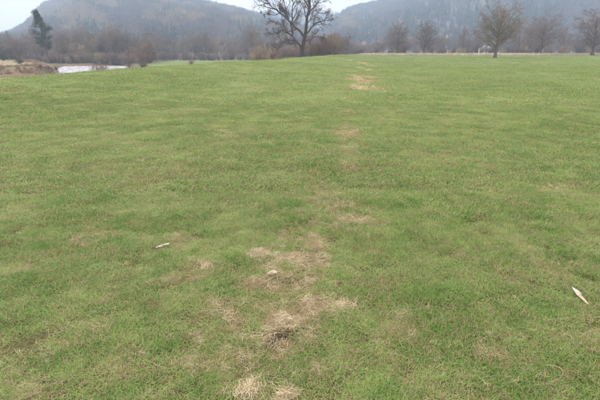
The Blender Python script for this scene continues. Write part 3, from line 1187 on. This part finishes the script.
x, y, z = base_at(486.5, 205)
ce = empty('white_cottage', (x, y, z))
ce.rotation_euler[2] = math.radians(24)
w, d, h, r = 3.0, 4.6, 1.9, 1.1
v = [(-w / 2, -d / 2, -.3), (w / 2, -d / 2, -.3), (w / 2, d / 2, -.3), (-w / 2, d / 2, -.3), (-w / 2, -d / 2, h), (w / 2, -d / 2, h), (w / 2, d / 2, h), (-w / 2, d / 2, h), (0, -d / 2, h + r), (0, d / 2, h + r)]
mesh_obj('wall', v, [(0, 1, 5, 8, 4), (1, 2, 6, 5), (2, 3, 7, 9, 6), (3, 0, 4, 7)], M_LIME, ce)
e_ = .25
sl = r / (w / 2)
rf = mesh_obj('roof', [(-w / 2 - e_, -d / 2 - e_, h - e_ * sl + .02), (0, -d / 2 - e_, h + r + .02), (w / 2 + e_, -d / 2 - e_, h - e_ * sl + .02), (-w / 2 - e_, d / 2 + e_, h - e_ * sl + .02), (0, d / 2 + e_, h + r + .02), (w / 2 + e_, d / 2 + e_, h - e_ * sl + .02),
                       (-w / 2 - e_, -d / 2 - e_, h - e_ * sl + .14), (0, -d / 2 - e_, h + r + .16), (w / 2 + e_, -d / 2 - e_, h - e_ * sl + .14), (-w / 2 - e_, d / 2 + e_, h - e_ * sl + .14), (0, d / 2 + e_, h + r + .16), (w / 2 + e_, d / 2 + e_, h - e_ * sl + .14)],
              [(0, 1, 4, 3), (1, 2, 5, 4), (6, 9, 10, 7), (7, 10, 11, 8), (0, 6, 7, 1), (1, 7, 8, 2), (3, 4, 10, 9), (4, 5, 11, 10), (0, 3, 9, 6), (2, 8, 11, 5)], M_SLATE, ce)
box('chimney', (0, d / 2 - .6, h + r - .3), (.5, .5, 1.1), M_WHITE, rf)
for sx in (-.8, .8):
    wd = box('window', (sx, -d / 2 - .03, .9), (.7, .12, .9), M_WHITE, ce)
    box('pane', (sx, -d / 2 - .07, 1.0), (.56, .08, .7), M_PANE, wd)
tag(ce, 'small white gabled building half hidden behind the lone rounded tree', 'building')


# ------------------------------------------------------------------ grass
def blade_set(nb, rad, lmin, lmax, wmin, wmax, lean, seed, mat, droop=1.0, segs=3, zmin=0.0, curl=0.6, flat=None):
    R = np.random.default_rng(seed)
    a, rr = R.uniform(0, 6.28, nb), rad * np.sqrt(R.uniform(0, 1, nb))
    # blades gather in small tussocks
    tc = R.integers(0, max(3, nb // 14), nb)
    ta, tr = R.uniform(0, 6.28, tc.max() + 1), rad * np.sqrt(R.uniform(0, 1, tc.max() + 1))
    tx, ty = np.cos(ta) * tr, np.sin(ta) * tr
    pull = R.uniform(0, .75, nb) ** 1.5
    px, py = np.cos(a) * rr * (1 - pull) + tx[tc] * pull, np.sin(a) * rr * (1 - pull) + ty[tc] * pull
    p = np.stack((px, py, R.uniform(-.004, zmin + 1e-6, nb)), -1)
    tl = R.uniform(.65, 1.3, tc.max() + 1)[tc]
    tb = R.uniform(0, 1, tc.max() + 1)[tc]
    hd = R.uniform(0, 6.28, nb)
    el = np.maximum(math.pi / 2 - np.abs(R.normal(0, lean, nb)), .05) if flat is None else R.uniform(-.05, flat, nb)
    L, w = R.uniform(lmin, lmax, nb) * tl, R.uniform(wmin, wmax, nb)
    bv = np.clip(.55 * R.uniform(0, 1, nb) + .45 * tb, 0, 1)
    tw = R.uniform(-.6, .6, nb)
    rows, bts = [], []
    for s in range(segs + 1):
        t = s / segs
        side = np.stack((-np.sin(hd + tw), np.cos(hd + tw), R.uniform(-.1, .1, nb)), -1)
        ww = (w * (1 - t ** 1.6) * .5)[:, None]
        rows += [p] if s == segs else [p - side * ww, p + side * ww]
        bts += [t] if s == segs else [t, t]
        p = p + np.stack((np.cos(hd) * np.cos(el), np.sin(hd) * np.cos(el), np.sin(el)), -1) * (L / segs)[:, None]
        p[:, 2] = np.maximum(p[:, 2], .002)
        el = el - droop * R.uniform(.3, 1, nb) / segs * 1.6
        hd = hd + R.uniform(-curl, curl, nb)
    V = np.stack(rows, 1)
    per = V.shape[1]
    o = (np.arange(nb) * per)[:, None, None]
    q = np.array([(2 * s, 2 * s + 1, 2 * s + 3, 2 * s + 2) for s in range(segs - 1)])
    t3 = np.array([(2 * segs - 2, 2 * segs - 1, 2 * segs)])
    F = [(o + q).reshape(-1, 4), (o + t3).reshape(-1, 3)]
    return mesh_obj('v', V.reshape(-1, 3), F, mat, link=False, fattr={'bv': np.repeat(bv, per), 'bt': np.tile(bts, nb)})


def zone_pts(n, y0, y1, margin=1.2):
    """points spread evenly over the ground the camera can see between y0 and y1, plus a margin"""
    u = RNG.uniform(0, 1, n)
    y = np.sqrt(y0 * y0 + u * (y1 * y1 - y0 * y0)) if y0 > 0 else y1 * np.sqrt(u)
    half = 0.68 * y + margin
    x = RNG.uniform(-1, 1, n) * half
    return x, y


def grass_zone(name, label, n, y0, y1, variants, smin, smax, margin=1.2, only=None, sink=0.0, hs=1.0):
    x, y = zone_pts(n, y0, y1, margin)
    lu, de, mu = lush_at(x, y), dead_at(x, y), mud_at(x, y)
    keep = RNG.uniform(0, 1, n) > np.clip(mu * 1.5, 0, .92)
    keep &= RNG.uniform(0, 1, n) < sstep(y0 * .97, y0 * 1.12, y) * (1 - .999 * sstep(y1 * .88, y1, y)) + (y0 < 1)
    keep &= RNG.uniform(0, 1, n) > 0.25 * de
    if y1 < 6:
        keep &= (fbm(x / .16, y / .16, 61, 3) > .36) | (RNG.uniform(0, 1, n) < .35)
    d = (edge_x(y) - x)
    keep &= (d < 11) 
    x, y, lu, de = x[keep], y[keep], lu[keep], de[keep]
    n = len(x)
    z = H(x, y) - sink
    s = RNG.uniform(smin, smax, n) * (1 + .28 * lu) * (1 - .25 * de)
    tilt = 0.06 if y1 < 20 else 0.02
    o = scatter(name, np.stack((x, y, z), -1), np.stack((RNG.normal(0, tilt, n), RNG.normal(0, tilt, n), RNG.uniform(0, 6.28, n)), -1),
                np.stack((s, s, s * hs * RNG.uniform(.42, .88, n)), -1), RNG.integers(0, len(variants), n), variants,
                {'lush': lu, 'dead': np.clip(de * .75, 0, 1)})
    tag(o, label, 'grass', kind='stuff')
    return o


near_v = [blade_set(150, .10, .018, .050, .0018, .0034, 1.15, 200 + i, M_BLADE, 1.0, 3, .004, .9) for i in range(10)]
grass_zone('grass', 'short mottled green pasture grass in the foreground', 14500, 0.3, 5.0, near_v, .85, 1.25, 1.7)
mid_v = [blade_set(150, .22, .028, .07, .0038, .007, 1.15, 400 + i, M_BLADE, 1.0, 2, .004, .8) for i in range(8)]
grass_zone('grass', 'green pasture grass of the middle of the field', 19000, 4.0, 15, mid_v, .8, 1.15, 2.5)
far_v = [blade_set(150, .60, .035, .085, .010, .018, 1.0, 500 + i, M_BLADE, 1.0, 2) for i in range(8)]
grass_zone('grass', 'paler green pasture grass toward the far part of the field', 11000, 13, 52, far_v, .8, 1.2, 3)
vfar_v = [blade_set(170, 1.8, .045, .10, .025, .05, 1.0, 600 + i, M_BLADE, 1.0, 2) for i in range(6)]
grass_zone('grass', 'distant even green grass before the tree lines', 9000, 44, 165, vfar_v, .8, 1.2, 6)

# matted straw lying in the dead patches
straw_v = [blade_set(46, .06, .028, .085, .0011, .0023, 1.6, 700 + i, M_STRAW, .4, 3, .012, .7, .32) for i in range(8)]


def straw_zone(name, label, n, y0, y1, variants, thr, smin, smax, sink=0.0):
    x, y = zone_pts(n, y0, y1, 1.2)
    de = dead_at(x, y)
    k = RNG.uniform(0, 1, n) * (1 - thr) + thr < de
    x, y = x[k], y[k]
    m = mud_at(x, y) < .75
    x, y = x[m], y[m]
    n = len(x)
    s = RNG.uniform(smin, smax, n) * (.55 + .5 * dead_at(x, y))
    o = scatter(name, np.stack((x, y, H(x, y) + .001), -1), np.stack((RNG.normal(0, .2, n), RNG.normal(0, .2, n), RNG.uniform(0, 6.28, n)), -1),
                np.stack((s, s, s), -1), RNG.integers(0, len(variants), n), variants)
    tag(o, label, 'dead grass', kind='stuff')


straw_zone('dead_grass', 'pale matted dead grass of the bare patches in the foreground', 17000, .7, 5.0, straw_v, .16, .6, 1.15)
# loose dry bits strewn through the living grass
n = 5200
x, y = zone_pts(n, .3, 5.0, 1.5)
k = RNG.uniform(0, 1, n) < sstep(.35, .65, fbm(x / .5, y / .5, 81, 3))
x, y = x[k], y[k]
n = len(x)
sv = RNG.uniform(.3, .75, n)
lit_v = [blade_set(9, .07, .03, .085, .0011, .0023, 1.6, 760 + i, M_STRAW, .4, 3, .02, .9, .5) for i in range(8)]
o = scatter('dry_litter', np.stack((x, y, H(x, y) + .012), -1), np.stack((RNG.normal(0, .2, n), RNG.normal(0, .2, n), RNG.uniform(0, 6.28, n)), -1),
            np.repeat(sv[:, None], 3, 1), RNG.integers(0, 8, n), lit_v)
tag(o, 'loose dry bits of straw strewn through the foreground grass', 'dead grass', kind='stuff')
straw_f = [blade_set(34, .14, .04, .10, .003, .006, 1.6, 740 + i, M_STRAW, .4, 2, .02, .9, .4) for i in range(5)]
straw_zone('dead_grass', 'pale dead grass patches along the trodden line further up the field', 17000, 5, 14, straw_f, .2, .6, 1.1)
straw_g = [blade_set(24, .4, .10, .22, .018, .035, 1.4, 780 + i, M_STRAW, .5, 2, .03, .9, .35) for i in range(5)]
straw_zone('dead_grass', 'straw coloured patch of dead grass far up the trodden line', 36000, 13, 100, straw_g, .35, .6, 1.1)

# bleached tall grass along the far edge of the right field
pale_v = [blade_set(60, .6, .35, .75, .03, .06, .35, 800 + i, M_PALE, .5, 2) for i in range(4)]
n = 2600
px = RNG.uniform(335, 640, n)
y = 152 + RNG.uniform(0, 10, n)
x = (px - 300) / 473 * y
o = scatter('tall_dry_grass', np.stack((x, y, H(x, y)), -1), np.stack((0 * x, 0 * x, RNG.uniform(0, 6.28, n)), -1),
            np.repeat(RNG.uniform(.7, 1.15, n)[:, None], 3, 1), RNG.integers(0, 4, n), pale_v)
tag(o, 'bleached strip of taller dry grass along the far field edge', 'dry grass', kind='stuff')
# bracken and rough grass on the far river bank
br_v = [blade_set(60, .7, .4, 1.0, .04, .08, .6, 820 + i, M_BRACKEN, .9, 2) for i in range(4)] + [blade_set(60, .6, .3, .6, .03, .06, .5, 840 + i, M_PALE, .7, 2) for i in range(2)]
n = 9000
x = RNG.uniform(-105, -46, n)
y = RNG.uniform(72, 150, n)
sb = poly_sd(x, y, FARBANK) + 3.0 * (fbm(x / 5, y / 5, 33, 3) - 0.5)
k = (sb < 2.6) & (RNG.uniform(0, 1, n) < np.where(sb > -4, .75, .4))
x, y, sb = x[k], y[k], sb[k]
n = len(x)
var = np.where((sb > -5) & (fbm(x / 6, y / 6, 91, 2) > .42), RNG.integers(0, 4, n), RNG.integers(4, 6, n))
o = scatter('bracken', np.stack((x, y, H(x, y)), -1), np.stack((0 * x, 0 * x, RNG.uniform(0, 6.28, n)), -1),
            np.repeat(RNG.uniform(.35, .75, n)[:, None], 3, 1), var, br_v)
tag(o, 'rusty dead bracken and bleached grass covering the far river bank', 'bracken', kind='stuff')


# ------------------------------------------------------------------ small things lying in the grass
def dead_tuft(px, py, wpx, label, seed, n=150, hgt=.04):
    n = int(n * 2.6)
    hgt *= .45
    x, y = on_plane(px, py)
    x1, _ = on_plane(px + wpx / 2, py)
    r = x1 - x
    R = random.Random(seed)
    V, Fc, BV = [], [], []
    for _ in range(n):
        a, rr = R.uniform(0, 6.28), min(abs(R.gauss(0, .62)), 1.5) * r
        p = np.array((math.cos(a) * rr, math.sin(a) * rr, hgt * math.exp(-1.5 * (rr / r) ** 2) * R.uniform(.2, 1)))
        hd = R.uniform(-.5, .7) + (math.pi if R.random() < .4 else 0) + seed * 1.3 + R.gauss(0, .5)
        p[0] -= math.cos(hd) * r * .4
        p[1] -= math.sin(hd) * r * .4
        L, w = R.uniform(.4, 1.1) * r, R.uniform(.0011, .0026)
        b0, bv_ = len(V), R.random()
        segs = 4
        el = R.uniform(0, .18)
        for s in range(segs + 1):
            side = np.array((-math.sin(hd), math.cos(hd), R.uniform(-.3, .3)))
            ww = w * .5 * (1 - .7 * s / segs)
            V += [p - side * ww, p + side * ww]
            BV += [bv_] * 2
            p = p + np.array((math.cos(hd) * math.cos(el), math.sin(hd) * math.cos(el), math.sin(el))) * L / segs
            p[2] = max(p[2], .006)
            el -= R.uniform(.1, .4)
            hd += R.uniform(-.2, .7)
        for s in range(segs):
            Fc.append((b0 + 2 * s, b0 + 2 * s + 1, b0 + 2 * s + 3, b0 + 2 * s + 2))
    o = mesh_obj('dead_grass_tuft', V, Fc, M_STRAW, fattr={'bv': BV})
    o.location = (x, y, gz(x, y) + .008)
    tag(o, label, 'grass tuft', 'pale tufts of dead grass')


dead_tuft(249, 392, 34, 'rounded pale tuft of dead grass at the bottom edge of the picture', 1, 220, .06)
dead_tuft(285, 398, 26, 'flattened pale dead grass cut by the bottom edge, right of the rounded tuft', 2, 120)
dead_tuft(343, 309, 24, 'bright straw tuft standing alone right of the muddy hollow', 3, 150)
dead_tuft(350, 219, 32, 'wide pale straw tuft at the upper end of the dead grass trail', 4, 170)
dead_tuft(258, 255, 18, 'pale straw tuft beside the dark hole, left of the trail top', 5, 130)
dead_tuft(208, 270, 18, 'small straw tuft by itself left of the dead grass trail', 6, 100)
dead_tuft(288, 325, 24, 'straggling straw tuft hanging over the dark muddy hollow', 7, 60, .05)

M_WOOD = plain_mat('split_pale_wood', (0.26, 0.195, 0.135), (0.48, 0.39, 0.30), 60, 0.7)
M_WOODTIP = plain_mat('white_split_wood', (0.40, 0.385, 0.36), (0.52, 0.50, 0.47), 40, 0.7)
M_CHIP = plain_mat('bleached_wood', (0.22, 0.20, 0.165), (0.46, 0.44, 0.38), 40, 0.7)
M_STONE = plain_mat('pale_tan_stone', (0.27, 0.225, 0.165), (0.38, 0.325, 0.245), 25, 0.85, bumpd=.004)


def sliver(name, L, secs, mat, parent=None, seed=0, bend=0.0):
    """a split stick along X: secs = (t, half width, half height)"""
    R = random.Random(seed)
    V, Fc = [], []
    n = 6
    for t, a, b_ in secs:
        for j in range(n):
            an = 2 * math.pi * j / n
            V.append((L * (t - .5), a * math.cos(an) * R.uniform(.65, 1.3) + bend * L * math.sin(t * math.pi), b_ * math.sin(an) * R.uniform(.8, 1.15)))
    for i in range(len(secs) - 1):
        for j in range(n):
            Fc.append((i * n + j, i * n + (j + 1) % n, (i + 1) * n + (j + 1) % n, (i + 1) * n + j))
    Fc.append(tuple(range(n))[::-1])
    Fc.append(tuple((len(secs) - 1) * n + j for j in range(n)))
    return mesh_obj(name, V, Fc, mat, parent)


p0, p1 = np.array(on_plane(571.5, 295)), np.array(on_plane(587, 310))
c_ = (p0 + p1) / 2
se = empty('split_stick', (c_[0], c_[1], gz(*c_) + .026))
dv = p1 - p0
L = float(np.linalg.norm(dv))
se.rotation_euler = (0, math.radians(3), math.atan2(dv[1], dv[0]))
sliver('shaft', L * .78, [(0, .010, .006), (.25, .013, .008), (.6, .012, .007), (.9, .008, .005), (1, .003, .002)], M_WOOD, se, 1).location = (L * .11, 0, 0)
sliver('split_end', L * .34, [(0, .002, .002), (.3, .008, .004), (.7, .011, .006), (1, .0095, .0055)], M_WOODTIP, se, 2).location = (-L * .40, 0.002, .001)
sliver('side_splinter', L * .3, [(0, .002, .0015), (.5, .004, .002), (1, .001, .001)], M_WOODTIP, se, 3).location = (-L * .25, .016, .003)
tag(se, 'pale split stick with a white broken end on the grass at right', 'stick')

p0, p1 = np.array(on_plane(156, 249.5)), np.array(on_plane(170, 246.5))
c_ = (p0 + p1) / 2
dv = p1 - p0
L = float(np.linalg.norm(dv))
o = sliver('wood_chip', L, [(0, .004, .003), (.1, .012, .007), (.4, .015, .010), (.5, .009, .008), (.75, .013, .010), (.95, .011, .007), (1, .004, .003)], M_CHIP, None, 5, .06)
o.location = (c_[0], c_[1], gz(*c_) + .026)
o.rotation_euler = (0, math.radians(-5), math.atan2(dv[1], dv[0]))
tag(o, 'short bleached white wood chip lying in the grass left of the trail', 'wood chip')


def stone(px, py, s, label, seed):
    R = random.Random(seed)
    import bmesh
    bm = bmesh.new()
    bmesh.ops.create_icosphere(bm, subdivisions=3, radius=1)
    for v in bm.verts:
        k = 1 + .3 * math.sin(v.co.x * 2.7 + seed) * math.cos(v.co.y * 3.3) + .12 * math.sin(v.co.x * 7 + v.co.z * 5) + R.uniform(-.09, .09)
        v.co = Vector((v.co.x * s[0] * k, v.co.y * s[1] * k, v.co.z * s[2] * k))
    me = bpy.data.meshes.new('pale_stone')
    bm.to_mesh(me)
    bm.free()
    me.materials.append(M_STONE)
    me.polygons.foreach_set('use_smooth', [True] * len(me.polygons))
    x, y = on_plane(px, py)
    o = bpy.data.objects.new('pale_stone', me)
    o.location = (x, y, gz(x, y) + s[2] * 1.2)
    o.rotation_euler[2] = R.uniform(0, 3)
    COL.objects.link(o)
    tag(o, label, 'stone')


stone(272.5, 277, (.040, .026, .013), 'pale tan flat stone in the dead grass of the trail', 3)

# a curved dry stalk
M_STALK = plain_mat('dry_stalk', (0.26, 0.22, 0.12), (0.38, 0.33, 0.2), 30)
cp = [(546, 365), (553, 366), (560, 368.5), (563, 372), (561, 376), (555, 379), (549, 381.5)]
pts = []
for i, (px, py) in enumerate(cp):
    x, y = on_plane(px, py, .03)
    pts.append(np.array((x, y, gz(x, y) + .03 + .006 * math.sin(i))))
T = Tubes()
b0 = pts[0].copy()
PT = np.array([p - b0 for p in pts])
sm = []
for i in range(len(PT) - 1):       # Catmull-Rom through the points
    a0, a1, a2, a3 = PT[max(i - 1, 0)], PT[i], PT[i + 1], PT[min(i + 2, len(PT) - 1)]
    for f in np.linspace(0, 1, 6)[:-1]:
        sm.append(.5 * (2 * a1 + (a2 - a0) * f + (2 * a0 - 5 * a1 + 4 * a2 - a3) * f * f + (3 * a1 - a0 - 3 * a2 + a3) * f ** 3))
sm.append(PT[-1])
T.tube(sm, np.linspace(.0018, .0009, len(sm)), 5)
o = mesh_obj('dry_stalk', T.v, T.f, M_STALK)
o.location = b0
tag(o, 'curled dry stalk lying on the grass near the bottom right corner', 'stalk')

# ------------------------------------------------------------------ air
hz = mesh_obj('haze', [(x, y, z) for z in (-8, 330) for (x, y) in ((-2700, -250), (2700, -250), (2700, 2700), (-2700, 2700))],
              [(3, 2, 1, 0), (4, 5, 6, 7), (0, 1, 5, 4), (1, 2, 6, 5), (2, 3, 7, 6), (3, 0, 4, 7)], M_WHITE)
M_HAZE = bpy.data.materials.new('haze_air')
M_HAZE.use_nodes = True
nt = M_HAZE.node_tree
nt.nodes.clear()
mo = nt.nodes.new('ShaderNodeOutputMaterial')
pv = nt.nodes.new('ShaderNodeVolumePrincipled')
pv.inputs['Color'].default_value = (0.55, 0.77, 1.0, 1)
pv.inputs['Density'].default_value = 0.00085
pv.inputs['Anisotropy'].default_value = 0.2
pv.inputs['Density Attribute'].default_value = ''
M_HAZE.cycles.homogeneous_volume = True
nt.links.new(pv.outputs[0], mo.inputs['Volume'])
hz.data.materials.clear()
hz.data.materials.append(M_HAZE)
tag(hz, 'thin pale haze filling the valley air', 'haze', kind='stuff')
